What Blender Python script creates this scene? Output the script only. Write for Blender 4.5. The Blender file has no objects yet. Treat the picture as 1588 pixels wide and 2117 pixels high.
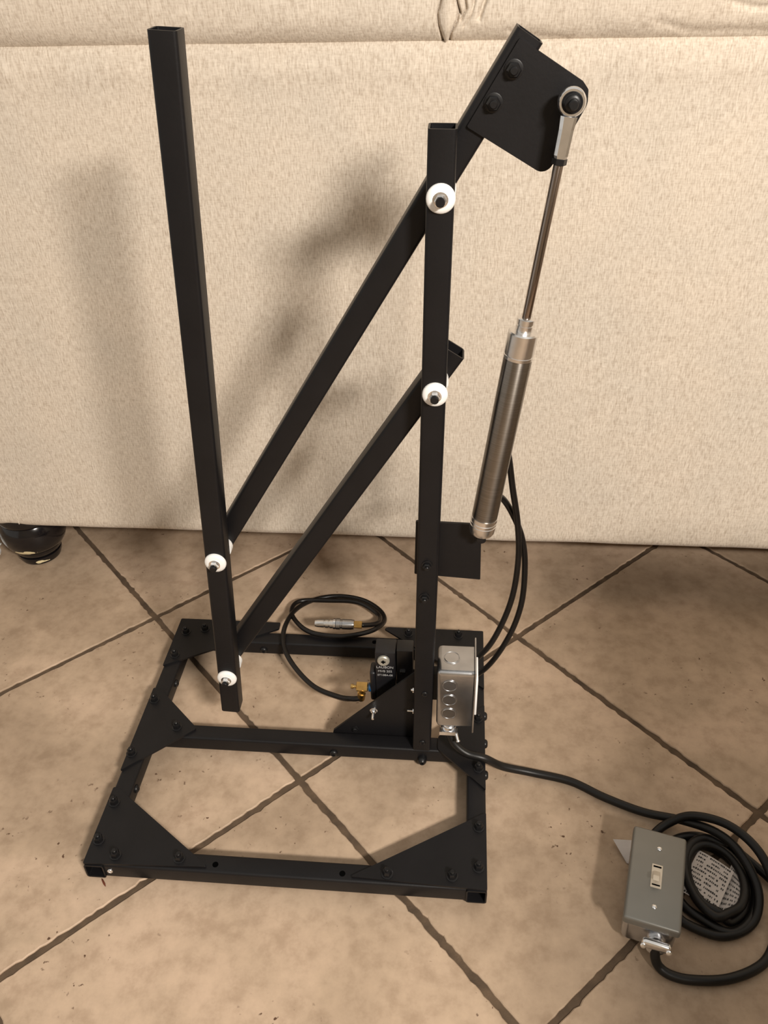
import bpy, bmesh, math, random
from mathutils import Vector, Matrix
from mathutils import noise as mnoise

# ------------------------------------------------------------------ camera
scene = bpy.context.scene
cam_data = bpy.data.cameras.new('camera')
cam_data.sensor_fit = 'VERTICAL'
cam_data.sensor_height = 24.0
cam_data.lens = 24.0 * 1743.44 / 2117.0
cam_data.clip_start = 0.01
cam = bpy.data.objects.new('camera', cam_data)
scene.collection.objects.link(cam)
_r = Vector((0.9962, 0.0839, -0.0226)).normalized()
_f = Vector((-0.0812, 0.8068, -0.5852)).normalized()
_u = _r.cross(_f).normalized()
_r = _f.cross(_u).normalized()
_m = Matrix((_r, _u, -_f)).transposed().to_4x4()
_m.translation = Vector((0.4162, -0.5221, 0.928))
cam.matrix_world = _m
scene.camera = cam

# ------------------------------------------------------------------ light
world = bpy.data.worlds.new('room_ambience')
scene.world = world
world.use_nodes = True
world.node_tree.nodes['Background'].inputs[0].default_value = (1.0, 0.93, 0.83, 1)
world.node_tree.nodes['Background'].inputs[1].default_value = 0.59

def area_light(name, loc, target, power, sx, sy, colour):
    l = bpy.data.lights.new(name, 'AREA')
    l.shape = 'RECTANGLE'
    l.size = sx
    l.size_y = sy
    l.energy = power
    l.color = colour
    o = bpy.data.objects.new(name, l)
    o.location = loc
    o.rotation_euler = (Vector(target) - Vector(loc)).to_track_quat('-Z', 'Y').to_euler()
    scene.collection.objects.link(o)
    return o

# one long ceiling fixture behind and to the right of the photographer
area_light('ceiling_lamp', (1.37, -1.54, 1.80), (0.30, 0.547, 0.35), 82, 0.38, 0.16, (1.0, 0.925, 0.835))

scene.view_settings.view_transform = 'Standard'
scene.view_settings.look = 'None'
scene.view_settings.gamma = 1.0
scene.view_settings.use_curve_mapping = False
scene.view_settings.exposure = 0.0

# ------------------------------------------------------------------ helpers
COL = scene.collection

def obj(name, bm, mat, parent=None, smooth=None, label=None):
    me = bpy.data.meshes.new(name)
    bmesh.ops.recalc_face_normals(bm, faces=bm.faces)
    bm.to_mesh(me)
    bm.free()
    if mat:
        me.materials.append(mat)
    if smooth is not None:
        for p in me.polygons:
            p.use_smooth = True
        try:
            me.set_sharp_from_angle(angle=math.radians(smooth))
        except Exception:
            pass
    o = bpy.data.objects.new(name, me)
    COL.objects.link(o)
    if parent is not None:
        o.parent = parent
    if label:
        o['label'] = label
    return o

def empty(name, label, cat, group=None):
    o = bpy.data.objects.new(name, None)
    o.empty_display_size = 0.05
    COL.objects.link(o)
    o['label'] = label
    o['category'] = cat
    if group:
        o['group'] = group
    return o

def tag(o, label, cat, group=None):
    o['label'] = label
    o['category'] = cat
    if group:
        o['group'] = group
    return o

def struct(o):
    o['kind'] = 'structure'
    return o

def basis(d, hint=None):
    d = Vector(d).normalized()
    h = Vector(hint) if hint is not None else (Vector((0, 0, 1)) if abs(d.z) < 0.9 else Vector((0, 1, 0)))
    a = h.cross(d).normalized()
    b = d.cross(a).normalized()
    return a, b, d

def rsq(h, r, n=4):
    pts = []
    for cx, cy, a0 in ((h - r, h - r, 0), (-h + r, h - r, 90), (-h + r, -h + r, 180), (h - r, -h + r, 270)):
        for k in range(n + 1):
            a = math.radians(a0 + 90 * k / n)
            pts.append((cx + r * math.cos(a), cy + r * math.sin(a)))
    return pts

def add_square_tube(bm, p0, p1, s, wall=0.0018, r=0.0032, hint=(0, 1, 0)):
    """hollow rounded square tube with open ends"""
    p0, p1 = Vector(p0), Vector(p1)
    a, b, d = basis(p1 - p0, hint)
    outer = rsq(s / 2, r)
    inner = rsq(s / 2 - wall, max(r - wall, 0.0008))
    rings = []
    for c in (p0, p1):
        for prof in (outer, inner):
            rings.append([bm.verts.new(c + a * x + b * y) for x, y in prof])
    n = len(outer)
    for k in range(n):
        j = (k + 1) % n
        bm.faces.new((rings[0][k], rings[0][j], rings[2][j], rings[2][k]))
        bm.faces.new((rings[1][j], rings[1][k], rings[3][k], rings[3][j]))
        bm.faces.new((rings[0][j], rings[0][k], rings[1][k], rings[1][j]))
        bm.faces.new((rings[2][k], rings[2][j], rings[3][j], rings[3][k]))

def add_lathe(bm, p, axis, prof, n=24, cap=True, hint=None):
    """prof: list of (distance along axis, radius)"""
    p = Vector(p)
    a, b, d = basis(axis, hint)
    rings = []
    for t, r in prof:
        rings.append([bm.verts.new(p + d * t + (a * math.cos(2 * math.pi * k / n) + b * math.sin(2 * math.pi * k / n)) * r) for k in range(n)])
    for i in range(len(rings) - 1):
        for k in range(n):
            j = (k + 1) % n
            bm.faces.new((rings[i][k], rings[i][j], rings[i + 1][j], rings[i + 1][k]))
    if cap:
        bm.faces.new(rings[0])
        bm.faces.new(list(reversed(rings[-1])))

def add_box(bm, lo, hi, mat=None):
    vs = [bm.verts.new((x, y, z)) for x in (lo[0], hi[0]) for y in (lo[1], hi[1]) for z in (lo[2], hi[2])]
    if mat is not None:
        for v in vs:
            v.co = mat @ v.co
    fs = []
    for q in ((0, 1, 3, 2), (4, 6, 7, 5), (0, 4, 5, 1), (2, 3, 7, 6), (0, 2, 6, 4), (1, 5, 7, 3)):
        fs.append(bm.faces.new([vs[i] for i in q]))
    return vs, fs

def bevel_all(bm, w, seg=3):
    bmesh.ops.bevel(bm, geom=list(bm.edges), offset=w, segments=seg, profile=0.5, affect='EDGES', clamp_overlap=True)

def box_bm(lo, hi, bev=0, seg=3, mat=None):
    bm = bmesh.new()
    add_box(bm, lo, hi)
    if bev:
        bevel_all(bm, bev, seg)
    if mat is not None:
        bmesh.ops.transform(bm, matrix=mat, verts=bm.verts)
    return bm

def round_poly(pts, radii, n=4):
    out = []
    m = len(pts)
    for i in range(m):
        p = Vector(pts[i]); a = (Vector(pts[i - 1]) - p); b = (Vector(pts[(i + 1) % m]) - p)
        r = radii[i] if isinstance(radii, (list, tuple)) else radii
        if r <= 0:
            out.append(tuple(p)); continue
        r = min(r, a.length * .45, b.length * .45)
        p0 = p + a.normalized() * r; p1 = p + b.normalized() * r
        for k in range(n + 1):
            t = k / n
            out.append(tuple(p0 * (1 - t) ** 2 + p * 2 * t * (1 - t) + p1 * t ** 2))
    return out

def plate_bm(pts, plane, lo, hi, r=0.002, bev=0.0004):
    """flat plate: pts in (x,y) for plane 'z' or (x,z) for plane 'y'"""
    pts = round_poly(pts, r)
    bm = bmesh.new()
    if plane == 'z':
        f = lambda p, h: (p[0], p[1], h)
    elif plane == 'y':
        f = lambda p, h: (p[0], h, p[1])
    else:
        f = lambda p, h: (h, p[0], p[1])
    A = [bm.verts.new(f(p, lo)) for p in pts]
    B = [bm.verts.new(f(p, hi)) for p in pts]
    n = len(pts)
    fa = bm.faces.new(A)
    fb = bm.faces.new(list(reversed(B)))
    for k in range(n):
        j = (k + 1) % n
        bm.faces.new((A[k], B[k], B[j], A[j]))
    if bev:
        ed = set(fa.edges) | set(fb.edges)
        bmesh.ops.bevel(bm, geom=list(ed), offset=bev, segments=1, affect='EDGES')
    return bm

def catmull(pts, per=10):
    P = [Vector(p) for p in pts]
    P = [P[0] * 2 - P[1]] + P + [P[-1] * 2 - P[-2]]
    out = []
    for i in range(1, len(P) - 2):
        p0, p1, p2, p3 = P[i - 1], P[i], P[i + 1], P[i + 2]
        # centripetal-like spacing keeps loops free of kinks
        for k in range(per):
            t = k / per
            out.append(0.5 * ((2 * p1) + (p2 - p0) * t + (2 * p0 - 5 * p1 + 4 * p2 - p3) * t * t + (3 * p1 - p0 - 3 * p2 + p3) * t ** 3))
    out.append(P[-2])
    return out

def add_sweep(bm, path, r, n=12):
    path = [Vector(p) for p in path]
    tang = [(path[min(i + 1, len(path) - 1)] - path[max(i - 1, 0)]).normalized() for i in range(len(path))]
    a = basis(tang[0])[0]
    rings = []
    for p, t in zip(path, tang):
        a = (a - t * a.dot(t)).normalized()
        b = t.cross(a)
        rings.append([bm.verts.new(p + (a * math.cos(2 * math.pi * k / n) + b * math.sin(2 * math.pi * k / n)) * r) for k in range(n)])
    for i in range(len(rings) - 1):
        for k in range(n):
            j = (k + 1) % n
            bm.faces.new((rings[i][k], rings[i][j], rings[i + 1][j], rings[i + 1][k]))
    bm.faces.new(rings[0])
    bm.faces.new(list(reversed(rings[-1])))

# ------------------------------------------------------------------ materials
def new_mat(name):
    m = bpy.data.materials.new(name)
    m.use_nodes = True
    nt = m.node_tree
    return m, nt, nt.nodes['Principled BSDF']

def N(nt, kind, **kw):
    n = nt.nodes.new(kind)
    for k, v in kw.items():
        if k.startswith('i_'):
            n.inputs[k[2:].replace('_', ' ')].default_value = v
        else:
            setattr(n, k, v)
    return n

def lin(r, g, b):
    f = lambda c: ((c / 255 + 0.055) / 1.055) ** 2.4 if c > 10 else c / 255 / 12.92
    return (f(r), f(g), f(b), 1)

def ramp(nt, stops):
    n = nt.nodes.new('ShaderNodeValToRGB')
    e = n.color_ramp.elements
    e[0].position, e[0].color = stops[0]
    e[1].position, e[1].color = stops[-1]
    for p, c in stops[1:-1]:
        x = e.new(p); x.color = c
    return n

def plain(name, col, rough=0.5, metal=0.0, vary=0.15, scale=60, bump=0.0, spec=None, coat=0.0, world=True):
    m, nt, b = new_mat(name)
    g = N(nt, 'ShaderNodeNewGeometry')
    no = N(nt, 'ShaderNodeTexNoise'); no.inputs['Scale'].default_value = scale; no.inputs['Detail'].default_value = 4
    nt.links.new(g.outputs['Position'], no.inputs['Vector'])
    d = tuple(c * (1 - vary) for c in col[:3]) + (1,)
    l = tuple(min(1, c * (1 + vary)) for c in col[:3]) + (1,)
    r = ramp(nt, [(0.3, d), (0.7, l)])
    nt.links.new(no.outputs['Fac'], r.inputs[0])
    nt.links.new(r.outputs[0], b.inputs['Base Color'])
    b.inputs['Roughness'].default_value = rough
    b.inputs['Metallic'].default_value = metal
    if spec is not None:
        b.inputs['Specular IOR Level'].default_value = spec
    if coat:
        b.inputs['Coat Weight'].default_value = coat
        b.inputs['Coat Roughness'].default_value = 0.12
    if bump:
        no2 = N(nt, 'ShaderNodeTexNoise'); no2.inputs['Scale'].default_value = scale * 12
        nt.links.new(g.outputs['Position'], no2.inputs['Vector'])
        bp = N(nt, 'ShaderNodeBump'); bp.inputs['Strength'].default_value = bump; bp.inputs['Distance'].default_value = 0.0005
        nt.links.new(no2.outputs['Fac'], bp.inputs['Height'])
        nt.links.new(bp.outputs[0], b.inputs['Normal'])
    return m

BLACK = plain('satin_black_paint', (0.0066, 0.0062, 0.0070), 0.42, 0, 0.12, 30, 0.15, spec=0.28)
BLACKBOLT = plain('black_oxide', (0.007, 0.0068, 0.0075), 0.36, 0.0, 0.1, 80, spec=0.35)
RUBBER = plain('black_rubber', (0.008, 0.0072, 0.0068), 0.40, 0, 0.15, 60, 0.1, spec=0.32)
HOSE = plain('black_hose', (0.007, 0.006, 0.0056), 0.30, 0, 0.15, 60, spec=0.35)
WHITE = plain('white_plastic', (0.80, 0.80, 0.79), 0.35, 0, 0.03, 60)
STEEL = plain('bright_zinc', (0.90, 0.91, 0.93), 0.20, 1, 0.06, 120)
GALV = plain('galvanised_steel', (0.50, 0.51, 0.53), 0.27, 1, 0.10, 60, 0.1)
COVERM = plain('painted_steel_cover', (0.215, 0.212, 0.195), 0.42, 0.55, 0.05, 25)
ALU = plain('machined_aluminium', (0.80, 0.79, 0.78), 0.27, 1, 0.06, 120)
BRASS = plain('brass', (0.68, 0.47, 0.18), 0.28, 1, 0.12, 120)
BLUE = plain('blue_plastic', (0.005, 0.045, 0.12), 0.35)
IVORY = plain('ivory_plastic', (0.62, 0.55, 0.45), 0.35, 0, 0.04)
SLOT = plain('dark_slot', (0.002, 0.002, 0.002), 0.9, spec=0.0)
PRINT = plain('white_print', (0.36, 0.36, 0.36), 0.6)
INK = plain('black_ink', (0.02, 0.02, 0.02), 0.7)
ROD = plain('polished_rod', (0.30, 0.25, 0.22), 0.16, 1, 0.04, 40)
KNOB = plain('pale_metal_knob', (0.50, 0.49, 0.43), 0.35, 0.6, 0.05, 80)
VALVEM = plain('valve_black', (0.008, 0.008, 0.010), 0.4)
SPLINT = plain('brown_splinter', lin(95, 45, 25), 0.7)
WALLM = plain('cream_wall_paint', (0.55, 0.48, 0.38), 0.8, 0, 0.04, 8)
TRIMM = plain('white_trim_paint', (0.72, 0.69, 0.64), 0.45, 0, 0.03, 8)
GROUT = plain('brown_grout', lin(84, 68, 52), 0.9, 0, 0.35, 45, 0.8)
PAPER = plain('white_paper', (0.50, 0.46, 0.44), 0.6, 0, 0.06, 60)

# brushed tube: fine rings around the cylinder axis
def brushed():
    m, nt, b = new_mat('brushed_stainless')
    tc = N(nt, 'ShaderNodeTexCoord')
    mp = N(nt, 'ShaderNodeMapping'); mp.inputs['Scale'].default_value = (8, 8, 900)
    no = N(nt, 'ShaderNodeTexNoise'); no.inputs['Scale'].default_value = 3; no.inputs['Detail'].default_value = 3
    nt.links.new(tc.outputs['Object'], mp.inputs['Vector'])
    nt.links.new(mp.outputs[0], no.inputs['Vector'])
    r = ramp(nt, [(0.3, (0.21, 0.19, 0.17, 1)), (0.7, (0.30, 0.28, 0.255, 1))])
    nt.links.new(no.outputs['Fac'], r.inputs[0])
    nt.links.new(r.outputs[0], b.inputs['Base Color'])
    b.inputs['Metallic'].default_value = 1
    b.inputs['Roughness'].default_value = 0.33
    b.inputs['Anisotropic'].default_value = 0.8
    b.inputs['Anisotropic Rotation'].default_value = 0.25
    tg = N(nt, 'ShaderNodeTangent'); tg.direction_type = 'RADIAL'; tg.axis = 'Z'
    nt.links.new(tg.outputs[0], b.inputs['Tangent'])
    bp = N(nt, 'ShaderNodeBump'); bp.inputs['Strength'].default_value = 0.12; bp.inputs['Distance'].default_value = 0.0002
    nt.links.new(no.outputs['Fac'], bp.inputs['Height'])
    nt.links.new(bp.outputs[0], b.inputs['Normal'])
    return m
BRUSHED = brushed()

def fabric_mat(name, c_dark, c_mid, c_light):
    m, nt, b = new_mat(name)
    g = N(nt, 'ShaderNodeNewGeometry')
    def noise(scale3, scale=1.0, detail=2, dist=0.0):
        mp = N(nt, 'ShaderNodeMapping'); mp.inputs['Scale'].default_value = scale3
        nt.links.new(g.outputs['Position'], mp.inputs['Vector'])
        n = N(nt, 'ShaderNodeTexNoise'); n.inputs['Scale'].default_value = scale
        n.inputs['Detail'].default_value = detail; n.inputs['Distortion'].default_value = dist
        nt.links.new(mp.outputs[0], n.inputs['Vector'])
        return n
    warp = noise((560, 300, 110), 1, 2, 0.3)     # upright slubs
    weft = noise((130, 300, 560), 1, 2, 0.2)     # cross threads
    blot = noise((9, 9, 9), 1, 3)
    mx = N(nt, 'ShaderNodeMix', data_type='FLOAT'); mx.inputs[0].default_value = 0.33
    nt.links.new(warp.outputs['Fac'], mx.inputs[2]); nt.links.new(weft.outputs['Fac'], mx.inputs[3])
    r = ramp(nt, [(0.30, c_dark), (0.5, c_mid), (0.70, c_light)])
    nt.links.new(mx.outputs[0], r.inputs[0])
    r2 = ramp(nt, [(0.3, (0.93, 0.93, 0.93, 1)), (0.7, (1.0, 0.985, 0.97, 1))])
    nt.links.new(blot.outputs['Fac'], r2.inputs[0])
    mul = N(nt, 'ShaderNodeMix', data_type='RGBA', blend_type='MULTIPLY'); mul.inputs[0].default_value = 1
    nt.links.new(r.outputs[0], mul.inputs[6]); nt.links.new(r2.outputs[0], mul.inputs[7])
    nt.links.new(mul.outputs[2], b.inputs['Base Color'])
    b.inputs['Roughness'].default_value = 0.9
    b.inputs['Specular IOR Level'].default_value = 0.2
    b.inputs['Sheen Weight'].default_value = 0.15
    bp = N(nt, 'ShaderNodeBump'); bp.inputs['Strength'].default_value = 0.5; bp.inputs['Distance'].default_value = 0.0012
    nt.links.new(mx.outputs[0], bp.inputs['Height'])
    nt.links.new(bp.outputs[0], b.inputs['Normal'])
    return m
FABRIC = fabric_mat('woven_beige_fabric', (0.44, 0.368, 0.294, 1), (0.60, 0.53, 0.445, 1), (0.72, 0.648, 0.555, 1))

def tile_mat():
    m, nt, b = new_mat('beige_ceramic_tile')
    g = N(nt, 'ShaderNodeNewGeometry')
    oi = N(nt, 'ShaderNodeObjectInfo')
    add = N(nt, 'ShaderNodeVectorMath', operation='ADD')
    sc = N(nt, 'ShaderNodeVectorMath', operation='SCALE'); sc.inputs['Scale'].default_value = 7.0
    cmb = N(nt, 'ShaderNodeCombineXYZ')
    nt.links.new(oi.outputs['Random'], cmb.inputs[0]); nt.links.new(oi.outputs['Random'], cmb.inputs[2])
    nt.links.new(cmb.outputs[0], sc.inputs[0])
    nt.links.new(g.outputs['Position'], add.inputs[0]); nt.links.new(sc.outputs[0], add.inputs[1])
    n1 = N(nt, 'ShaderNodeTexNoise'); n1.inputs['Scale'].default_value = 5.5; n1.inputs['Detail'].default_value = 4; n1.inputs['Distortion'].default_value = 0.6
    n2 = N(nt, 'ShaderNodeTexNoise'); n2.inputs['Scale'].default_value = 38; n2.inputs['Detail'].default_value = 6; n2.inputs['Roughness'].default_value = 0.65
    n3 = N(nt, 'ShaderNodeTexNoise'); n3.inputs['Scale'].default_value = 130; n3.inputs['Detail'].default_value = 3
    n4 = N(nt, 'ShaderNodeTexNoise'); n4.inputs['Scale'].default_value = 9; n4.inputs['Detail'].default_value = 2
    for n in (n1, n2, n3, n4):
        nt.links.new(add.outputs[0], n.inputs['Vector'])
    r1 = ramp(nt, [(0.32, lin(160, 140, 119)), (0.5, lin(175, 154, 132)), (0.68, lin(190, 167, 145))])
    nt.links.new(n1.outputs['Fac'], r1.inputs[0])
    r2 = ramp(nt, [(0.34, (0.80, 0.77, 0.74, 1)), (0.52, (0.98, 0.97, 0.96, 1)), (0.68, (1.08, 1.07, 1.06, 1))])
    nt.links.new(n2.outputs['Fac'], r2.inputs[0])
    mul = N(nt, 'ShaderNodeMix', data_type='RGBA', blend_type='MULTIPLY'); mul.inputs[0].default_value = 1
    nt.links.new(r1.outputs[0], mul.inputs[6]); nt.links.new(r2.outputs[0], mul.inputs[7])
    # rare dark specks of dirt, gathered in patches
    mt = N(nt, 'ShaderNodeMath', operation='MULTIPLY')
    ra = ramp(nt, [(0.665, (0, 0, 0, 1)), (0.72, (1, 1, 1, 1))])
    rb = ramp(nt, [(0.50, (0, 0, 0, 1)), (0.62, (1, 1, 1, 1))])
    nt.links.new(n3.outputs['Fac'], ra.inputs[0]); nt.links.new(n4.outputs['Fac'], rb.inputs[0])
    nt.links.new(ra.outputs[0], mt.inputs[0]); nt.links.new(rb.outputs[0], mt.inputs[1])
    mx = N(nt, 'ShaderNodeMix', data_type='RGBA')
    nt.links.new(mt.outputs[0], mx.inputs[0]); nt.links.new(mul.outputs[2], mx.inputs[6]); mx.inputs[7].default_value = lin(84, 60, 44)
    nt.links.new(mx.outputs[2], b.inputs['Base Color'])
    b.inputs['Roughness'].default_value = 0.55
    b.inputs['Specular IOR Level'].default_value = 0.3
    bp = N(nt, 'ShaderNodeBump'); bp.inputs['Strength'].default_value = 0.25; bp.inputs['Distance'].default_value = 0.001
    nt.links.new(n2.outputs['Fac'], bp.inputs['Height'])
    nt.links.new(bp.outputs[0], b.inputs['Normal'])
    return m
TILE = tile_mat()

def foot_mat():
    m, nt, b = new_mat('chipped_black_lacquer')
    g = N(nt, 'ShaderNodeNewGeometry')
    sep = N(nt, 'ShaderNodeSeparateXYZ'); nt.links.new(g.outputs['Position'], sep.inputs[0])
    n = N(nt, 'ShaderNodeTexNoise'); n.inputs['Scale'].default_value = 75; n.inputs['Detail'].default_value = 2
    nt.links.new(g.outputs['Position'], n.inputs['Vector'])
    def blob(cx, cz, rx, rz):
        q = []
        for s, c, r in ((0, cx, rx), (2, cz, rz)):
            a = N(nt, 'ShaderNodeMath', operation='SUBTRACT'); nt.links.new(sep.outputs[s], a.inputs[0]); a.inputs[1].default_value = c
            d = N(nt, 'ShaderNodeMath', operation='DIVIDE'); nt.links.new(a.outputs[0], d.inputs[0]); d.inputs[1].default_value = r
            p = N(nt, 'ShaderNodeMath', operation='POWER'); nt.links.new(d.outputs[0], p.inputs[0]); p.inputs[1].default_value = 2
            q.append(p)
        s_ = N(nt, 'ShaderNodeMath', operation='ADD'); nt.links.new(q[0].outputs[0], s_.inputs[0]); nt.links.new(q[1].outputs[0], s_.inputs[1])
        k = N(nt, 'ShaderNodeMath', operation='MULTIPLY_ADD'); nt.links.new(n.outputs['Fac'], k.inputs[0]); k.inputs[1].default_value = 3.2
        nt.links.new(s_.outputs[0], k.inputs[2])
        l = N(nt, 'ShaderNodeMath', operation='LESS_THAN'); nt.links.new(k.outputs[0], l.inputs[0]); l.inputs[1].default_value = 2.35
        return l
    b1 = blob(-0.313, 0.0400, 0.018, 0.0055)
    b2 = blob(-0.298, 0.0085, 0.011, 0.0042)
    mxx = N(nt, 'ShaderNodeMath', operation='MAXIMUM'); nt.links.new(b1.outputs[0], mxx.inputs[0]); nt.links.new(b2.outputs[0], mxx.inputs[1])
    mx = N(nt, 'ShaderNodeMix', data_type='RGBA'); nt.links.new(mxx.outputs[0], mx.inputs[0])
    mx.inputs[6].default_value = (0.006, 0.005, 0.006, 1); mx.inputs[7].default_value = (0.75, 0.66, 0.42, 1)
    nt.links.new(mx.outputs[2], b.inputs['Base Color'])
    b.inputs['Roughness'].default_value = 0.15
    return m
FOOTM = foot_mat()

# ------------------------------------------------------------------ room shell
T = 0.41
YAW = math.radians(44.056)
U = Vector((math.cos(YAW), math.sin(YAW), 0)); V = Vector((-math.sin(YAW), math.cos(YAW), 0))
ORG = Vector((-0.0576, 0.4489, 0))
rnd = random.Random(7)

bm = bmesh.new()
add_box(bm, (-1.6, -2.4, -0.03), (2.6, 1.75, -0.0022))
floor = struct(obj('floor', bm, GROUT))

def tile_mesh(seed):
    """square tile with slightly wavy, chipped, eased edges; origin at its centre"""
    rr = random.Random(seed)
    h = T / 2 - 0.0037
    per = 60
    def ring(inset, z, jit):
        out = []
        for side in range(4):
            for k in range(per):
                t = -1 + 2 * k / per
                x, y = t * (h - inset), -(h - inset)
                if k == 0:
                    x += 0.0008; y += 0.0008
                a = side * math.pi / 2
                q = jit[side * per + k]
                y += q
                out.append((x * math.cos(a) - y * math.sin(a), x * math.sin(a) + y * math.cos(a), z))
        return out
    jit = []
    for k in range(4 * per):
        j = rr.uniform(-0.0003, 0.0004)
        if rr.random() < (0.34 if (k // per) % 2 == 0 else 0.08):
            j += rr.uniform(0.0007, 0.0020)
        jit.append(0 if k % per == 0 else j)
    bm = bmesh.new()
    R = [[bm.verts.new(p) for p in ring(i, z, jit)] for i, z in ((0, -0.0022), (0.0002, -0.0009), (0.0013, 0.0))]
    n = 4 * per
    for i in range(2):
        for k in range(n):
            j = (k + 1) % n
            bm.faces.new((R[i][k], R[i][j], R[i + 1][j], R[i + 1][k]))
    bm.faces.new(R[2])
    me = bpy.data.meshes.new('tile')
    bm.to_mesh(me); bm.free()
    me.materials.append(TILE)
    return me
tile_meshes = [tile_mesh(s) for s in range(5)]
for i in range(-6, 8):
    for j in range(-8, 7):
        c = ORG + U * (i + 0.5) * T - V * (j + 0.5) * T
        if not (-1.3 < c.x < 2.3 and -2.1 < c.y < 1.5):
            continue
        o = bpy.data.objects.new('tile', tile_meshes[rnd.randrange(5)])
        o.rotation_euler = (0, 0, YAW + rnd.randrange(4) * math.pi / 2)
        o.location = c
        COL.objects.link(o)
        o.parent = floor

bm = bmesh.new(); add_box(bm, (-1.6, 1.75, -0.03), (2.6, 1.85, 2.3))
struct(obj('wall_back', bm, WALLM))
bm = bmesh.new(); add_box(bm, (-1.6, -2.5, -0.03), (2.6, -2.4, 2.3))
struct(obj('wall_front', bm, WALLM))
bm = bmesh.new(); add_box(bm, (2.6, -2.5, -0.03), (2.7, 1.85, 2.3))
struct(obj('wall_right', bm, WALLM))
bm = bmesh.new(); add_box(bm, (-1.6, 1.735, 0), (2.6, 1.75, 0.09))
bevel_all(bm, 0.003, 2)
struct(obj('baseboard_back', bm, TRIMM))

# unseen table, added right of the frame to shade the floor there
WOOD = plain('dark_wood', lin(70, 46, 32), 0.4, 0, 0.2, 12)
table = empty('shading_table', 'unseen dark wooden table added right of the frame to shade the floor', 'table')
obj('shading_top', box_bm((0.89, -1.05, 0.70), (1.85, -0.235, 0.73), 0.004, 2), WOOD, table)
for x in (1.06, 1.80):
    for y in (-1.00, -0.36):
        obj('leg', box_bm((x - 0.022, y - 0.022, 0.0), (x + 0.022, y + 0.022, 0.70), 0.003, 2), WOOD, table)

# ------------------------------------------------------------------ sofa
sofa = empty('sofa', 'beige woven fabric sofa with a black bun foot behind the steel stand', 'sofa')
SY = 0.547
def front_off(x, z):
    """depth of the front panel surface behind its mean plane"""
    d = 0.0
    if z > 0.790:
        d += ((z - 0.790) / 0.012) ** 2 * 0.006          # rolls in under the cushion
    if z > 0.755:
        d -= 0.0022 * math.sin(min(1, (z - 0.755) / 0.035) * math.pi)   # soft top hem
    if z < 0.112:
        d += ((0.112 - z) / 0.012) ** 2 * 0.006
    d += 0.0016 * mnoise.noise(Vector((x * 5, z * 4, 1.3)))
    d += 0.0007 * mnoise.noise(Vector((x * 17, z * 9, 4.3)))
    return d
bm = bmesh.new()
xs = [-0.62 + 0.012 * i for i in range(int(2.06 / 0.012) + 1)]
zs = [0.10, 0.102, 0.105, 0.109, 0.114] + [0.122 + 0.0105 * k for k in range(61)] + [0.768, 0.773, 0.778, 0.783, 0.788, 0.791, 0.794, 0.797, 0.799, 0.802]
rows = []
for z in zs:
    rows.append([bm.verts.new((x, SY + front_off(x, z), z + (0.0012 * mnoise.noise(Vector((x * 9, 0, 3))) if z < 0.11 else 0))) for x in xs])
for a in range(len(zs) - 1):
    for k in range(len(xs) - 1):
        bm.faces.new((rows[a][k], rows[a][k + 1], rows[a + 1][k + 1], rows[a + 1][k]))
# thickness: return edges to the back
back = [[bm.verts.new((x, SY + 0.03, z)) for x in xs] for z in (zs[0], zs[-1])]
for k in range(len(xs) - 1):
    bm.faces.new((rows[0][k], back[0][k], back[0][k + 1], rows[0][k + 1]))
    bm.faces.new((rows[-1][k], rows[-1][k + 1], back[1][k + 1], back[1][k]))
obj('front_panel', bm, FABRIC, sofa, 40)

# seam piping near the left end of the panel
bm = bmesh.new()
add_sweep(bm, [(-0.302, SY + 0.0006, 0.104 + 0.0175 * k) for k in range(39)], 0.0007, 8)
obj('corner_seam', bm, FABRIC, sofa, 60)
# carcass behind the panel
obj('base', box_bm((-0.60, SY + 0.03, 0.105), (1.42, 1.35, 0.79), 0.02, 3), FABRIC, sofa, 40)

GROOVES = [
    ([(0.3875, 0.862), (0.3863, 0.8414), (0.3828, 0.83), (0.384, 0.8184), (0.3897, 0.8012)], 0.0011, 0.006),
    ([(0.398, 0.862), (0.4027, 0.8445), (0.4049, 0.8365), (0.4078, 0.829)], 0.0011, 0.009),
    ([(0.4058, 0.8285), (0.4046, 0.8216), (0.3976, 0.81), (0.3961, 0.8)], 0.0012, 0.006),
    ([(0.412, 0.862), (0.4119, 0.8444), (0.4142, 0.8335), (0.4086, 0.8233)], 0.0012, 0.006),
    ([(0.425, 0.856), (0.422, 0.8368), (0.4191, 0.826), (0.4115, 0.8162)], 0.0011, 0.003),
    ([(0.440, 0.86), (0.4348, 0.844), (0.4285, 0.8247)], 0.0022, 0.006),
    ([(0.62, 0.818), (0.66, 0.8085), (0.70, 0.809), (0.75, 0.8075)], 0.004, 0.0022),
    ([(0.69, 0.836), (0.72, 0.830), (0.76, 0.832)], 0.003, 0.003),
    ([(0.46, 0.812), (0.50, 0.806), (0.53, 0.802)], 0.003, 0.0015),
]
def seg_dist(px, pz, a, b):
    ax, az = a; bx, bz = b
    dx, dz = bx - ax, bz - az
    t = max(0, min(1, ((px - ax) * dx + (pz - az) * dz) / (dx * dx + dz * dz)))
    return math.hypot(px - ax - dx * t, pz - az - dz * t)
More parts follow.
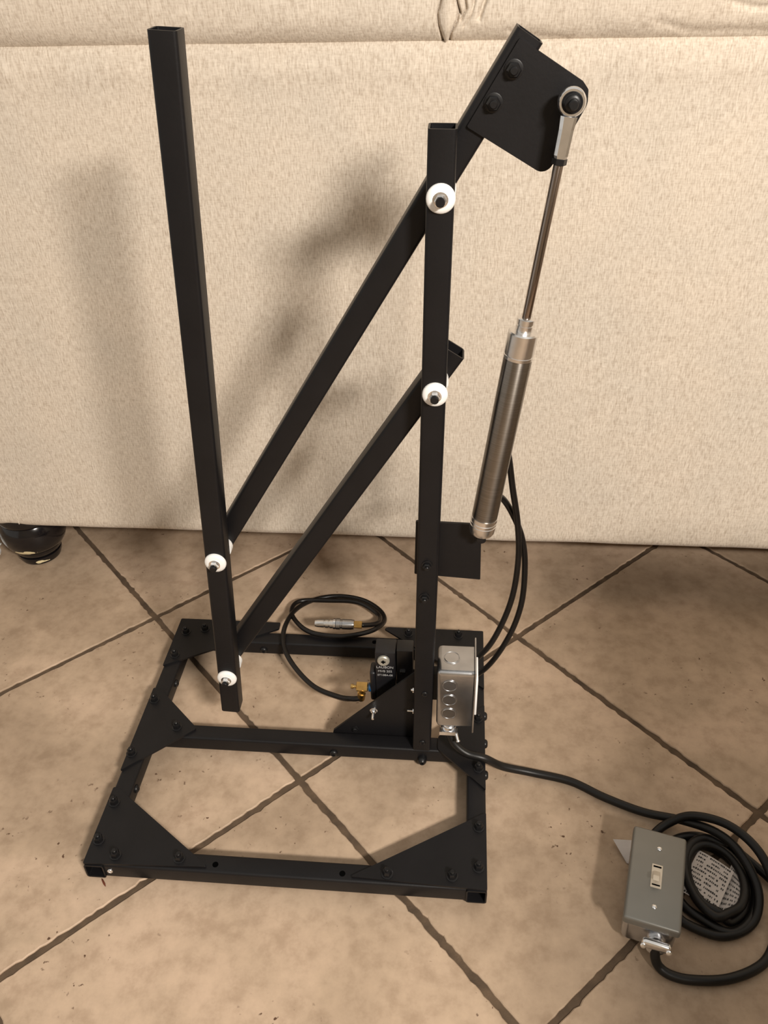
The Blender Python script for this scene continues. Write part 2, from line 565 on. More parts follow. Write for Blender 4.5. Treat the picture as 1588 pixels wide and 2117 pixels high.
def cushion_y(x, z):
    t = z - 0.7995
    bulge = 0.020 * (1 - math.exp(-t / 0.012))            # rolls out over the seam
    y = SY + 0.009 - bulge + 0.5 * max(0, z - 0.90) ** 1.5
    y += 0.004 * mnoise.noise(Vector((x * 7, z * 12, 8.1))) * min(1, t / 0.02)
    y += 0.0012 * mnoise.noise(Vector((x * 30, z * 22, 2.1))) * min(1, t / 0.01)
    if 0.33 < x < 0.80 and z < 0.88:
        for pts, w, dep in GROOVES:
            d = min(seg_dist(x, z, pts[i], pts[i + 1]) for i in range(len(pts) - 1))
            if d < w * 5:
                y += dep * math.exp(-(d / w) ** 2 * 0.8)
        # raised leaf-shaped tuck between the first two creases
        cx = 0.395 + 0.1 * (z - 0.83)
        wl = 0.010 * max(0, math.cos((z - 0.833) / 0.036 * math.pi / 2)) if abs(z - 0.833) < 0.036 else 0
        if wl > 0 and abs(x - cx) < wl:
            y -= 0.004 * (1 - ((x - cx) / wl) ** 2)
        # pull of the cloth towards the tuck
        y += 0.004 * math.exp(-((x - 0.41) / 0.05) ** 2 - ((z - 0.87) / 0.04) ** 2)
    return y
xs = []
x = -0.62
while x < 1.44:
    xs.append(x)
    x += 0.0008 if 0.376 < x < 0.445 else (0.004 if 0.34 < x < 0.80 else 0.012)
zs = [0.7995 + 0.0010 * k for k in range(12)] + [0.8115 + 0.0018 * k for k in range(32)] + [0.8695 + 0.008 * k for k in range(16)]
bm = bmesh.new()
rows = [[bm.verts.new((x, cushion_y(x, z), z)) for x in xs] for z in zs]
zt = zs[-1]
for k2 in range(1, 9):
    a = k2 / 8 * math.pi / 2
    rows.append([bm.verts.new((x, cushion_y(x, zt) + 0.12 * (1 - math.cos(a)) , zt + 0.10 * math.sin(a))) for x in xs])
rows.append([bm.verts.new((x, 0.95, zt + 0.09)) for x in xs])
rows.append([bm.verts.new((x, 0.98, 0.795)) for x in xs])
for a in range(len(rows) - 1):
    for k in range(len(xs) - 1):
        bm.faces.new((rows[a][k], rows[a][k + 1], rows[a + 1][k + 1], rows[a + 1][k]))
bm.faces.new([r[0] for r in rows]); bm.faces.new([r[-1] for r in reversed(rows)])
obj('back_cushion', bm, FABRIC, sofa, 60)

bm = bmesh.new()
add_lathe(bm, (-0.313, 0.599, 0), (0, 0, 1), [(0, 0.030), (0.002, 0.034), (0.010, 0.0370), (0.0155, 0.0375), (0.0165, 0.0350), (0.018, 0.0375), (0.026, 0.041), (0.031, 0.0425), (0.0325, 0.0455), (0.040, 0.0505), (0.052, 0.0545), (0.066, 0.0555), (0.078, 0.053), (0.086, 0.048), (0.088, 0.050), (0.094, 0.052), (0.1045, 0.050)], 48)
obj('bun_foot', bm, FOOTM, sofa, 40, label='black lacquered bun foot with chipped patches')

# ------------------------------------------------------------------ the stand
S = 0.0235
W, D = 0.4678, 0.4155
Z0, Z1 = 0.0045, 0.0280
PT = 0.0310
stand = empty('linkage_stand', 'black square tube stand with tilted parallel arms and a silver air cylinder', 'machine')

def tube(name, p0, p1, label=None, hint=(0, 1, 0), s=S):
    bm = bmesh.new()
    add_square_tube(bm, p0, p1, s, hint=hint)
    return obj(name, bm, BLACK, stand, 35, label)

zc = (Z0 + Z1) / 2
side_l = tube('side_rail', (S / 2, 0, zc), (S / 2, D, zc), hint=(0, 0, 1), label='left floor rail')
side_r = tube('side_rail', (W - S / 2, 0, zc), (W - S / 2, D, zc), hint=(0, 0, 1), label='right floor rail')
rail_f = tube('front_rail', (S, 0.0015 + S / 2, zc), (W - S, 0.0015 + S / 2, zc), hint=(0, 0, 1))
rail_m = tube('middle_rail', (S, 0.190 + S / 2, zc), (W - S, 0.190 + S / 2, zc), hint=(0, 0, 1))
rail_b = tube('back_rail', (S, 0.3730 + S / 2, zc), (W - S, 0.3730 + S / 2, zc), hint=(0, 0, 1))

# fasteners ------------------------------------------------
def fastener(parent, p, axis, r=0.0055, h=0.0065, stud=0.004, name='bolt', mat=None, sides=6):
    """washer, hexagon nut and a round stud standing out of it"""
    bm = bmesh.new()
    ax = Vector(axis).normalized(); p = Vector(p)
    add_lathe(bm, p, ax, [(0, r * 1.25), (0.0010, r * 1.25), (0.0012, r * 1.15)], 20)
    add_lathe(bm, p + ax * 0.0011, ax, [(0, r * 0.98), (0, r), (h * 0.75, r), (h, r * 0.82)], sides)
    if stud:
        add_lathe(bm, p + ax * (h + 0.0005), ax, [(0, r * 0.52), (stud * 0.8, r * 0.52), (stud, r * 0.40)], 14)
    return obj(name, bm, mat or BLACKBOLT, parent, 30)

def dome(parent, p, axis, r=0.0062, h=0.0045, name='bolt_head', mat=None):
    """round button head with a hexagon socket"""
    bm = bmesh.new()
    add_lathe(bm, p, axis, [(0, r), (h * 0.35, r), (h * 0.75, r * 0.85), (h, r * 0.55), (h, r * 0.36), (h * 0.5, r * 0.34)], 20)
    return obj(name, bm, mat or BLACKBOLT, parent, 40)

def hole(parent, p, axis, r=0.0035):
    bm = bmesh.new()
    add_lathe(bm, p, axis, [(0, r), (0.00035, r), (0.00035, r * 0.8), (0.0001, r * 0.75)], 16)
    return obj('hole', bm, SLOT, parent, 40, label='bolt hole')

def gusset(pts, bolts, label, r=0.0015):
    g = obj('gusset_plate', plate_bm(pts, 'z', Z1, PT, r), BLACK, stand, 30, label)
    for x, y in bolts:
        fastener(g, (x, y, PT), (0, 0, 1))
        dome(g, (x, y, 0.0046), (0, 0, -1), 0.0065, 0.0044)
    return g

gusset([(0, 0.001), (0.1446, 0.0065), (0.1440, 0.009), (0.006, 0.1054), (0, 0.1054)],
       [(0.0085, 0.0311), (0.0351, 0.0135), (0.1114, 0.0145), (0.0090, 0.0832)], 'triangular plate on the front left corner')
gusset([(W, 0.001), (W, 0.1), (W - 0.004, 0.0985), (0.316, 0.009), (0.3133, 0.0065)],
       [(0.3544, 0.0125), (0.4283, 0.0146), (0.4580, 0.0273), (0.4587, 0.0792)], 'triangular plate on the front right corner')
gusset([(0.0, 0.131), (0.0797, 0.2030), (0.078, 0.2075), (0.009, 0.2720), (0.0, 0.2720)],
       [(0.0081, 0.2497), (0.0060, 0.1581), (0.0535, 0.2045)], 'triangular plate where the left rail meets the middle rail')
gusset([(0, 0.3158), (0.1566, 0.402), (0.1566, 0.4140), (0.1560, 0.4155), (0, 0.4155)],
       [(0.0431, 0.3940), (0.0155, 0.3860), (0.0120, 0.3373)], 'triangular plate on the back left corner')
gusset([(W, 0.4155), (0.322, 0.4155), (0.3181, 0.4114), (W, 0.300)],
       [(0.3553, 0.4020), (0.4305, 0.4030), (0.4580, 0.3300)], 'triangular plate on the back right corner')
gusset([(0.4062, 0.1918), (W, 0.1334), (W, 0.2700), (0.4062, 0.2120)],
       [(0.4590, 0.1640), (0.4590, 0.2450)], 'triangular plate where the right rail meets the middle rail')
hole(rail_f, (0.1544, 0.0118, Z1), (0, 0, 1))
hole(rail_f, (0.3030, 0.0110, Z1), (0, 0, 1))
dome(rail_m, (0.3862, 0.1900, 0.0118), (0, -1, 0), 0.0062, 0.0085)
dome(rail_m, (0.2684, 0.1900, 0.0135), (0, -1, 0), 0.0055, 0.0040)
hole(rail_b, (0.305, 0.385, Z1), (0, 0, 1))
dome(rail_b, (0.1370, 0.373, 0.0135), (0, -1, 0), 0.0055, 0.0040)
dome(side_l, (0.0235, 0.115, 0.0165), (1, 0, 0), 0.0055, 0.0036)
dome(side_l, (0.0235, 0.295, 0.0165), (1, 0, 0), 0.0055, 0.0036)
for q in ((0.0, 0.262, 0.017), (0.0, 0.160, 0.017)):
    dome(side_l, q, (-1, 0, 0), 0.0060, 0.0045)
for q in ((W, 0.165, 0.017), (W, 0.215, 0.017), (W, 0.262, 0.017)):
    dome(side_r, q, (1, 0, 0), 0.0060, 0.0042)
dome(rail_f, (0.030, 0.0015, 0.018), (0, -1, 0), 0.0035, 0.0022, mat=STEEL, name='screw')

# posts ----------------------------------------------------
PY = 0.190 + S / 2
post = tube('upright_post', (0.3850, PY, Z1 + 0.0002), (0.3990, PY, 0.7835), 'fixed post on the middle rail')
lever = tube('swing_post', (0.1376, PY, 0.0850), (0.1857, PY, 0.8540), 'leaning post carried by the two arms')
AY = 0.2215 + S / 2
def along(t, n, tv, nv):
    return (tv[0] * t + nv[0] * n, AY, tv[1] * t + nv[1] * n)
tu, nu = (0.5226, 0.8526), (0.8526, -0.5226)
upper = tube('upper_arm', along(0.352, -0.0450, tu, nu), along(0.9618, -0.0450, tu, nu), 'upper parallel arm')
tl, nl = (0.5417, 0.8406), (0.8406, -0.5417)
lower = tube('lower_arm', along(0.197, 0.0338, tl, nl), along(0.7094, 0.0338, tl, nl), 'lower parallel arm')

# pivots: white flanged bushings, bright washer, dark bolt end
def pivot(parent, x, z):
    p = Vector((x, 0.190, z)); ax = Vector((0, -1, 0))
    bm = bmesh.new()
    add_lathe(bm, p, ax, [(0, 0.0122), (0.0018, 0.0122), (0.0034, 0.0112), (0.0044, 0.0085), (0.0046, 0.0060)], 32)
    b = obj('bushing', bm, WHITE, parent, 40, label='white plastic bushing')
    bm = bmesh.new()
    add_lathe(bm, p + ax * 0.0046, ax, [(0, 0.0064), (0.0008, 0.0064), (0.0009, 0.0055)], 24)
    add_lathe(bm, p + ax * 0.0050, ax, [(0, 0.0052), (0.0042, 0.0052), (0.0052, 0.0044)], 6)
    obj('hex_nut', bm, STEEL, b, 30, label='bright steel nut')
    bm = bmesh.new()
    add_lathe(bm, p + ax * 0.0100, ax, [(0, 0.0040), (0.0032, 0.0040), (0.0040, 0.0034)], 18)
    obj('bolt_end', bm, BLACKBOLT, b, 40, label='dark bolt end')
    bm = bmesh.new()
    add_lathe(bm, (x, 0.2136, z), (0, 1, 0), [(0, 0.0122), (0.0078, 0.0122)], 28)
    obj('spacer', bm, WHITE, parent, 40, label='white plastic spacer')
pivot(post, 0.3985, 0.7308)
pivot(post, 0.3961, 0.5509)
pivot(lever, 0.1539, 0.3350)
pivot(lever, 0.1420, 0.1486)

# vertical plates -----------------------------------------
head = obj('head_plate', plate_bm([(0.4562, 0.8423), (0.5074, 0.8118), (0.5121, 0.8060), (0.5126, 0.7956), (0.4876, 0.7463), (0.4799, 0.7437), (0.4179, 0.7794)], 'y', 0.2183, 0.2214, [0.001, 0.001, 0.001, 0.003, 0.004, 0.004, 0.001]), BLACK, stand, 30, 'plate at the top of the upper arm')
for x, z in ((0.4529, 0.8208), (0.4384, 0.7972)):
    fastener(head, (x, 0.2183, z), (0, -1, 0), 0.0060, 0.0062, 0.0042)
brk = obj('cylinder_bracket', plate_bm([(0.3766, 0.3829), (0.4475, 0.3810), (0.4497, 0.3038), (0.3749, 0.3088)], 'y', 0.2137, 0.2167, 0.001), BLACK, stand, 30, 'plate bolted behind the upright post under the cylinder')
for x, z in ((0.3901, 0.3419), (0.3877, 0.2950)):
    fastener(post, (x, 0.190, z), (0, -1, 0), 0.0048, 0.0045, 0.003)
for x, z in ((0.3887, 0.1361), (0.3863, 0.0440)):
    dome(post, (x, 0.190, z), (0, -1, 0), 0.0040, 0.0018)
vg = obj('upright_gusset', plate_bm([(0.2659, 0.0300), (0.2620, 0.0070), (0.3920, 0.0070), (0.3940, 0.1520), (0.3800, 0.1530)], 'y', 0.2137, 0.2167, 0.001), BLACK, stand, 30, 'upright triangular plate bracing the post')
fastener(vg, (0.2956, 0.2137, 0.0362), (0, -1, 0), 0.0036, 0.003, 0)
fastener(vg, (0.3214, 0.2137, 0.0742), (0, -1, 0), 0.0040, 0.0028, 0.0115, name='screw', mat=STEEL)['label'] = 'bright screw and nut'

# air cylinder ---------------------------------------------
A = Vector((0.4475, 0.198, 0.3865)); B = Vector((0.4980, 0.200, 0.8005))
ax = (B - A).normalized(); L = (B - A).length
cyl = bpy.data.objects.new('air_cylinder', None); cyl.empty_display_size = 0.02
COL.objects.link(cyl); cyl.parent = stand; cyl['label'] = 'brushed stainless air cylinder'
def cpart(name, prof, mat, label=None, n=40):
    bm = bmesh.new()
    add_lathe(bm, A, ax, prof, n)
    return obj(name, bm, mat, cyl, 35, label)
me_q = ax.to_track_quat('Z', 'Y')
bm = bmesh.new()
add_lathe(bm, (0, 0, 0), (0, 0, 1), [(0.0180, 0.0132), (0.0185, 0.0134), (0.2005, 0.0134), (0.2010, 0.0132)], 48)
body = obj('barrel', bm, BRUSHED, cyl, 35, 'brushed barrel')
body.location = A; body.rotation_mode = 'QUATERNION'; body.rotation_quaternion = me_q
cpart('end_cap', [(-0.004, 0.0100), (-0.003, 0.0122), (0.0, 0.0135), (0.008, 0.0138), (0.0084, 0.0132), (0.0096, 0.0132), (0.0100, 0.0138), (0.0120, 0.0138), (0.0124, 0.0133), (0.0134, 0.0133), (0.0138, 0.0138), (0.0180, 0.0138), (0.0182, 0.013)], ALU, 'lower aluminium cap')
cpart('end_cap', [(0.2008, 0.0128), (0.2010, 0.0138), (0.2040, 0.0139), (0.2044, 0.0134), (0.2056, 0.0134), (0.2060, 0.0139), (0.2255, 0.0138), (0.2268, 0.0125), (0.2270, 0.0082), (0.2275, 0.0078), (0.2330, 0.0078), (0.2334, 0.0073), (0.2344, 0.0073), (0.2348, 0.0080), (0.2390, 0.0080), (0.2398, 0.0068), (0.2400, 0.0045)], ALU, 'upper aluminium cap')
cpart('piston_rod', [(0.2385, 0.0041), (0.2400, 0.0041), (0.3720, 0.0041), (0.3725, 0.0038)], ROD, 'dark polished rod', 24)
bm = bmesh.new()
add_lathe(bm, A, ax, [(0.3705, 0.0045), (0.3710, 0.0062), (0.3755, 0.0062), (0.3760, 0.0048)], 6)
obj('jam_nut', bm, BLACKBOLT, cyl, 30, 'black nut')
# rod end: shank, eye ring, ball
bm = bmesh.new()
a_, b_, d_ = basis(ax, (0, 1, 0))
for (t0, w0), (t1, w1) in (((0.3758, 0.0048), (0.3780, 0.0055)), ((0.3780, 0.0055), (0.3975, 0.0058)), ((0.3975, 0.0058), (0.4070, 0.0066))):
    pts = []
    for t, w in ((t0, w0), (t1, w1)):
        th = 0.0050
        prof = [(w, th * .55), (w * .6, th), (-w * .6, th), (-w, th * .55), (-w, -th * .55), (-w * .6, -th), (w * .6, -th), (w, -th * .55)]
        pts.append([bm.verts.new(A + ax * t + a_ * x + b_ * y) for x, y in prof])
    for k in range(8):
        bm.faces.new((pts[0][k], pts[0][(k + 1) % 8], pts[1][(k + 1) % 8], pts[1][k]))
    bm.faces.new(pts[0]); bm.faces.new(list(reversed(pts[1])))
ring = [(-0.0040, 0.0082), (-0.0040, 0.0098), (-0.0022, 0.0110), (0.0022, 0.0110), (0.0040, 0.0098), (0.0040, 0.0082), (0.0030, 0.0074), (-0.0030, 0.0074)]
n = 40
rr = [[bm.verts.new(B + Vector((math.cos(2 * math.pi * k / n) * r, t, math.sin(2 * math.pi * k / n) * r))) for k in range(n)] for t, r in ring]
for i in range(len(rr)):
    for k in range(n):
        bm.faces.new((rr[i][k], rr[i][(k + 1) % n], rr[(i + 1) % len(rr)][(k + 1) % n], rr[(i + 1) % len(rr)][k]))
obj('rod_end', bm, STEEL, cyl, 35, 'bright rod end eye')
bm = bmesh.new()
add_lathe(bm, B, (0, -1, 0), [(-0.0180, 0.0050), (-0.0060, 0.0050), (-0.0055, 0.0062), (-0.0035, 0.0074), (0, 0.0079), (0.0035, 0.0074), (0.0052, 0.0060), (0.0054, 0.0060), (0.0095, 0.0060), (0.0100, 0.0052), (0.0101, 0.0038), (0.0150, 0.0038), (0.0160, 0.0030)], 20)
obj('eye_bolt', bm, BLACKBOLT, cyl, 35, 'black bolt through the eye')
bm = bmesh.new()
add_lathe(bm, (0.4475, 0.2135, 0.3750), (0, -1, 0), [(0, 0.0065), (0.010, 0.0065), (0.0105, 0.0050), (0.0185, 0.0050), (0.019, 0.004)], 20)
obj('lower_pin', bm, BLACKBOLT, cyl, 35, 'black pin holding the cylinder')

# control valve --------------------------------------------
valve = bpy.data.objects.new('control_valve', None); valve.empty_display_size = 0.02
COL.objects.link(valve); valve.parent = stand; valve['label'] = 'small black valve behind the upright triangular plate'
obj('valve_body', box_bm((0.3225, 0.240, 0.050), (0.3490, 0.266, 0.1535), 0.0015, 2), VALVEM, valve, 35)
obj('solenoid', box_bm((0.3500, 0.243, 0.098), (0.3710, 0.264, 0.1550), 0.0012, 2), VALVEM, valve, 35)
obj('port_block', box_bm((0.3145, 0.2405, 0.062), (0.3224, 0.262, 0.1150), 0.003, 3), VALVEM, valve, 35)
bm = bmesh.new()
add_lathe(bm, (0.3337, 0.240, 0.1420), (0, -1, 0), [(0, 0.0070), (0.001, 0.0080), (0.0035, 0.0080), (0.0048, 0.0070), (0.0050, 0.0045), (0.0050, 0.0030), (0.0042, 0.0028)], 28)
kn = obj('knob', bm, KNOB, valve, 35, 'pale round knob')
obj('slot', box_bm((0.3310, 0.2342, 0.1413), (0.3364, 0.2352, 0.1427)), SLOT, kn)
obj('slot', box_bm((0.3330, 0.2342, 0.1395), (0.3344, 0.2352, 0.1445)), SLOT, kn)
def text(body, size, x, y, z, parent, mat, rot=(math.pi / 2, 0, 0), ext=0.0001, name='lettering'):
    cu = bpy.data.curves.new(name, 'FONT')
    cu.body = body; cu.size = size; cu.extrude = ext
    cu.align_x = 'CENTER'; cu.align_y = 'CENTER'
    tmp = bpy.data.objects.new('tmp', cu)
    me = bpy.data.meshes.new_from_object(tmp)
    bpy.data.objects.remove(tmp)
    me.materials.append(mat)
    o = bpy.data.objects.new(name, me)
    o.location = (x, y, z); o.rotation_euler = rot
    COL.objects.link(o); o.parent = parent
    return o
text('LAUBON', 0.0056, 0.3350, 0.2399, 0.1272, valve, PRINT)
text('MVB 202', 0.0050, 0.3350, 0.2399, 0.1200, valve, PRINT)
text('ST108A-08', 0.0044, 0.3350, 0.2399, 0.1128, valve, PRINT)
bm = bmesh.new()
vs = [bm.verts.new(p) for p in ((0.3540, 0.2405, 0.1120), (0.3610, 0.2405, 0.1190), (0.3540, 0.2405, 0.1195), (0.3540, 0.2429, 0.1120), (0.3610, 0.2429, 0.1190), (0.3540, 0.2429, 0.1195))]
bm.faces.new(vs[:3]); bm.faces.new(vs[5:2:-1])
for k in range(3):
    bm.faces.new((vs[k], vs[3 + k], vs[3 + (k + 1) % 3], vs[(k + 1) % 3]))
obj('arrow_mark', bm, GALV, valve, None, 'small grey triangle')
bm = bmesh.new()
add_lathe(bm, (0.3150, 0.2475, 0.0805), (-1, 0, 0), [(-0.003, 0.0060), (0.0030, 0.0060), (0.0034, 0.0050)], 24)
obj('port_ring', bm, BLUE, valve, 35, 'blue port ring')
bm = bmesh.new()
add_lathe(bm, (0.3112, 0.2445, 0.0838), (-1, 0, 0), [(0, 0.0045), (0.0008, 0.0066), (0.0150, 0.0066), (0.0158, 0.0050)], 6)
add_lathe(bm, (0.2958, 0.2445, 0.0838), (-1, 0, 0), [(0, 0.0022), (0.004, 0.0022), (0.0042, 0.0034), (0.0075, 0.0030), (0.0082, 0.0015)], 16)
obj('brass_fitting', bm, BRASS, valve, 30, 'brass elbow fitting')
bm = bmesh.new()
add_lathe(bm, (0.3034, 0.2440, 0.0800), (-0.15, 0, -1), [(0, 0.0042), (0.0070, 0.0042), (0.0075, 0.0056), (0.0190, 0.0056), (0.0200, 0.0045)], 14)
obj('brass_fitting', bm, BRASS, valve, 30, 'brass elbow fitting')
for x, z, w in ((0.3665, 0.1262, 0.0035), (0.3645, 0.0870, 0.0085)):
    bm = bmesh.new()
    add_lathe(bm, (0.3745, 0.205, z), (-1, 0, 0), [(0, 0.0036), (0.0016, 0.0036), (0.0018, 0.0016), (w, 0.0016)], 12)
    obj('screw', bm, STEEL, post, 30, 'bright screw end')

# electrical box on the post -------------------------------
ebox = bpy.data.objects.new('electrical_box', None); ebox.empty_display_size = 0.02
COL.objects.link(ebox); ebox.parent = stand; ebox['label'] = 'galvanised steel box on the right of the post'
bm = bmesh.new(); add_box(bm, (0.4035, 0.180, 0.0880), (0.4475, 0.2285, 0.1860))
ed = [e for e in bm.edges if not all(abs(v.co.x - 0.4475) < 1e-6 for v in e.verts)]
bmesh.ops.bevel(bm, geom=ed, offset=0.0055, segments=5, profile=0.5, affect='EDGES')
obj('box_body', bm, GALV, ebox, 50)
obj('cover_plate', box_bm((0.4482, 0.1740, 0.0865), (0.4500, 0.2350, 0.1925), 0.0008, 2), GALV, ebox, 35, 'flat steel cover on its right side')
obj('white_insert', box_bm((0.4500, 0.1850, 0.108), (0.4530, 0.2240, 0.170), 0.0008, 2), WHITE, ebox, 35, 'white plastic insert of the cover')
def knockout(p, axis, r=0.0096):
    bm = bmesh.new()
    add_lathe(bm, p, axis, [(-0.0002, r), (0.0003, r), (0.0003, r * 0.94), (-0.00005, r * 0.90), (-0.00005, r * 0.88), (0.0006, r * 0.80), (0.0006, 0.001)], 36)
    obj('knockout', bm, GALV, ebox, 35)
knockout((0.4205, 0.2050, 0.1860), (0, 0, 1), 0.0105)
for z in (0.1640, 0.1390, 0.1145):
    knockout((0.4190, 0.180, z), (0, -1, 0), 0.0098)
bm = bmesh.new()
add_lathe(bm, (0.4195, 0.1900, 0.0882), (0, 0, -1), [(0, 0.0085), (0.0030, 0.0085), (0.0032, 0.0100), (0.0070, 0.0100), (0.0072, 0.0085), (0.0170, 0.0085)], 20)
add_box(bm, (0.4080, 0.1800, 0.0730), (0.4310, 0.1875, 0.0790))
obj('cord_clamp', bm, STEEL, ebox, 30, 'bright cord clamp')
bm = bmesh.new()
add_lathe(bm, (0.4290, 0.1820, 0.0760), (0.35, -1, -0.7), [(0, 0.0020), (0.0090, 0.0018), (0.0095, 0.0026), (0.0115, 0.0024)], 12)
obj('screw', bm, STEEL, ebox, 30)
bm = bmesh.new()
add_box(bm, (0.3972, 0.196, 0.120), (0.4036, 0.210, 0.165))
obj('mounting_tab', bm, BLACK, ebox)

# ------------------------------------------------------------------ hoses
def hose(name, pts, r, mat, per=10):
    bm = bmesh.new()
    add_sweep(bm, catmull(pts, per), r, 12)
    return obj(name, bm, mat, None, 60)

HP = [(0.3000, 0.2420, 0.0640), (0.2893, 0.2430, 0.0610), (0.2683, 0.2565, 0.048), (0.2298, 0.2835, 0.036), (0.1957, 0.3204, 0.034), (0.1733, 0.3582, 0.0345),
      (0.1658, 0.399, 0.0345), (0.1713, 0.456, 0.020), (0.1955, 0.4961, 0.008), (0.2334, 0.5101, 0.0055), (0.2741, 0.503, 0.0055),
      (0.304, 0.4792, 0.0065), (0.3146, 0.4475, 0.014), (0.3033, 0.4105, 0.030), (0.2794, 0.3933, 0.0345), (0.2507, 0.3874, 0.0345),
      (0.2132, 0.3914, 0.0345), (0.1876, 0.4099, 0.032), (0.1661, 0.4521, 0.020), (0.1731, 0.4853, 0.0130), (0.2211, 0.4900, 0.0130),
      (0.2687, 0.4880, 0.0130), (0.3020, 0.4640, 0.0120), (0.3085, 0.4380, 0.022), (0.3010, 0.4170, 0.034), (0.288, 0.4060, 0.042), (0.2800, 0.4050, 0.0430)]
air = hose('air_hose', HP, 0.0037, HOSE)
tag(air, 'thin black air hose looped over the back rail, ending in a quick coupler', 'hose')
c0 = Vector((0.2850, 0.4050, 0.0430)); c1 = Vector((0.2110, 0.4050, 0.0430)); cd = (c1 - c0)
def coup(name, prof, mat, label, n=24):
    bm = bmesh.new(); add_lathe(bm, c0, cd, prof, n)
    obj(name, bm, mat, air, 35, label)
coup('hose_nut', [(0, 0.0050), (0.0005, 0.0058), (0.0120, 0.0058), (0.0125, 0.0052)], BRASS, 'brass nut', 6)
coup('coupler_sleeve', [(0.0120, 0.0060), (0.0125, 0.0072), (0.0170, 0.0080), (0.0300, 0.0080), (0.0310, 0.0072), (0.0330, 0.0072), (0.0335, 0.0086), (0.0395, 0.0086), (0.0400, 0.0072)], GALV, 'dull grey coupler sleeve')
coup('collar', [(0.0400, 0.0070), (0.0403, 0.0083), (0.0440, 0.0083), (0.0443, 0.0070)], STEEL, 'bright collar')
coup('nipple', [(0.0443, 0.0066), (0.0450, 0.0072), (0.0490, 0.0072), (0.0495, 0.0060), (0.0510, 0.0060), (0.0515, 0.0068), (0.0560, 0.0068), (0.0565, 0.0058), (0.0580, 0.0058), (0.0585, 0.0064), (0.0680, 0.0060), (0.0720, 0.0050), (0.0722, 0.0030)], ALU, 'silver threaded nipple')

h1 = hose('cylinder_hose', [(0.4600, 0.2115, 0.4850), (0.4630, 0.225, 0.4830), (0.4680, 0.240, 0.472), (0.4741, 0.248, 0.4455), (0.4809, 0.250, 0.4051), (0.4893, 0.250, 0.3593), (0.4938, 0.250, 0.3106), (0.4911, 0.250, 0.2509), (0.4797, 0.250, 0.1985), (0.4626, 0.250, 0.1556), (0.4350, 0.250, 0.125), (0.4000, 0.250, 0.112), (0.3700, 0.253, 0.108)], 0.0036, HOSE)
tag(h1, 'black hose leaving the cylinder at the higher point, hanging as the inner curve', 'hose', 'two hoses behind the cylinder')
h2 = hose('cylinder_hose', [(0.4480, 0.2115, 0.4050), (0.4520, 0.226, 0.4040), (0.4600, 0.243, 0.3980), (0.4703, 0.256, 0.3880), (0.4835, 0.259, 0.3650), (0.4967, 0.259, 0.3310), (0.5032, 0.259, 0.2880), (0.5031, 0.259, 0.2270), (0.4904, 0.259, 0.1690), (0.4658, 0.259, 0.1150), (0.4350, 0.258, 0.090), (0.4000, 0.256, 0.085), (0.3490, 0.254, 0.086)], 0.0036, HOSE)
tag(h2, 'black hose leaving the cylinder at the lower point, bowing out furthest right', 'hose', 'two hoses behind the cylinder')

# ------------------------------------------------------------------ power cord and its coil
R = 0.0052
def loop(cx, cy, rx, ry, rot, a0, a1, z0, z1, step=30):
    out = []
    nst = max(2, int(abs(a1 - a0) / step))
    for k in range(nst + 1):
        t = k / nst
        a = math.radians(a0 + (a1 - a0) * t)
        x = rx * math.cos(a); y = ry * math.sin(a)
        c, s = math.cos(math.radians(rot)), math.sin(math.radians(rot))
        out.append((cx + x * c - y * s, cy + x * s + y * c, z0 + (z1 - z0) * t))
    return out
CP = [(0.4195, 0.1900, 0.0720), (0.4215, 0.1880, 0.0640), (0.4290, 0.1830, 0.0520), (0.4440, 0.1780, 0.0420), (0.4673, 0.1757, 0.0368),
      (0.4915, 0.1800, 0.0170), (0.5297, 0.1815, 0.0060), (0.5783, 0.1716, 0.0054), (0.6185, 0.1504, 0.0054), (0.6633, 0.1310, 0.0070), (0.7060, 0.1170, 0.0150)]
CP += [(0.7388, 0.0940, 0.0280), (0.7600, 0.0680, 0.0280), (0.7720, 0.0300, 0.0170), (0.7600, -0.0020, 0.0060), (0.7250, -0.0190, 0.0054), (0.6880, -0.0080, 0.0054)]
CP += loop(0.7200, 0.0430, 0.0530, 0.0600, 0, 215, -75, 0.0054, 0.0054)
CP += loop(0.7220, 0.0430, 0.0420, 0.0480, 0, -110, -430, 0.0054, 0.0054)
CP += loop(0.7290, 0.0440, 0.0310, 0.0420, 0, -460, -800, 0.0140, 0.0150)
CP += loop(0.7300, 0.0440, 0.0340, 0.0500, 0, -830, -1020, 0.0155, 0.0155)
CP += [(0.7560, 0.0880, 0.0130), (0.7860, 0.0600, 0.0080), (0.8150, 0.0300, 0.0056), (0.86, 0.015, 0.0054), (0.93, 0.02, 0.0054)]
cord = hose('power_cord', CP, R, RUBBER, 8)
tag(cord, 'thick black cord from the galvanised box on the post, coiled on the tiles at right', 'cord')

SP = [(0.6440, -0.0480, 0.0300), (0.6440, -0.0540, 0.0180), (0.6490, -0.0590, 0.0085), (0.6600, -0.0650, 0.0054), (0.6807, -0.0685, 0.0054), (0.7160, -0.0655, 0.0054), (0.7487, -0.0530, 0.0054), (0.7690, -0.0360, 0.0056),
      (0.7830, -0.0080, 0.0080), (0.7870, 0.0300, 0.0280), (0.7760, 0.0660, 0.0400), (0.7500, 0.0970, 0.0400), (0.7150, 0.1150, 0.0280), (0.6880, 0.1130, 0.0120), (0.6700, 0.1000, 0.0055), (0.6600, 0.0820, 0.0055)]
scord = hose('power_cord', SP, R, RUBBER, 10)
tag(scord, 'black cord looping out of the bottom clamp of the grey switch box', 'cord')

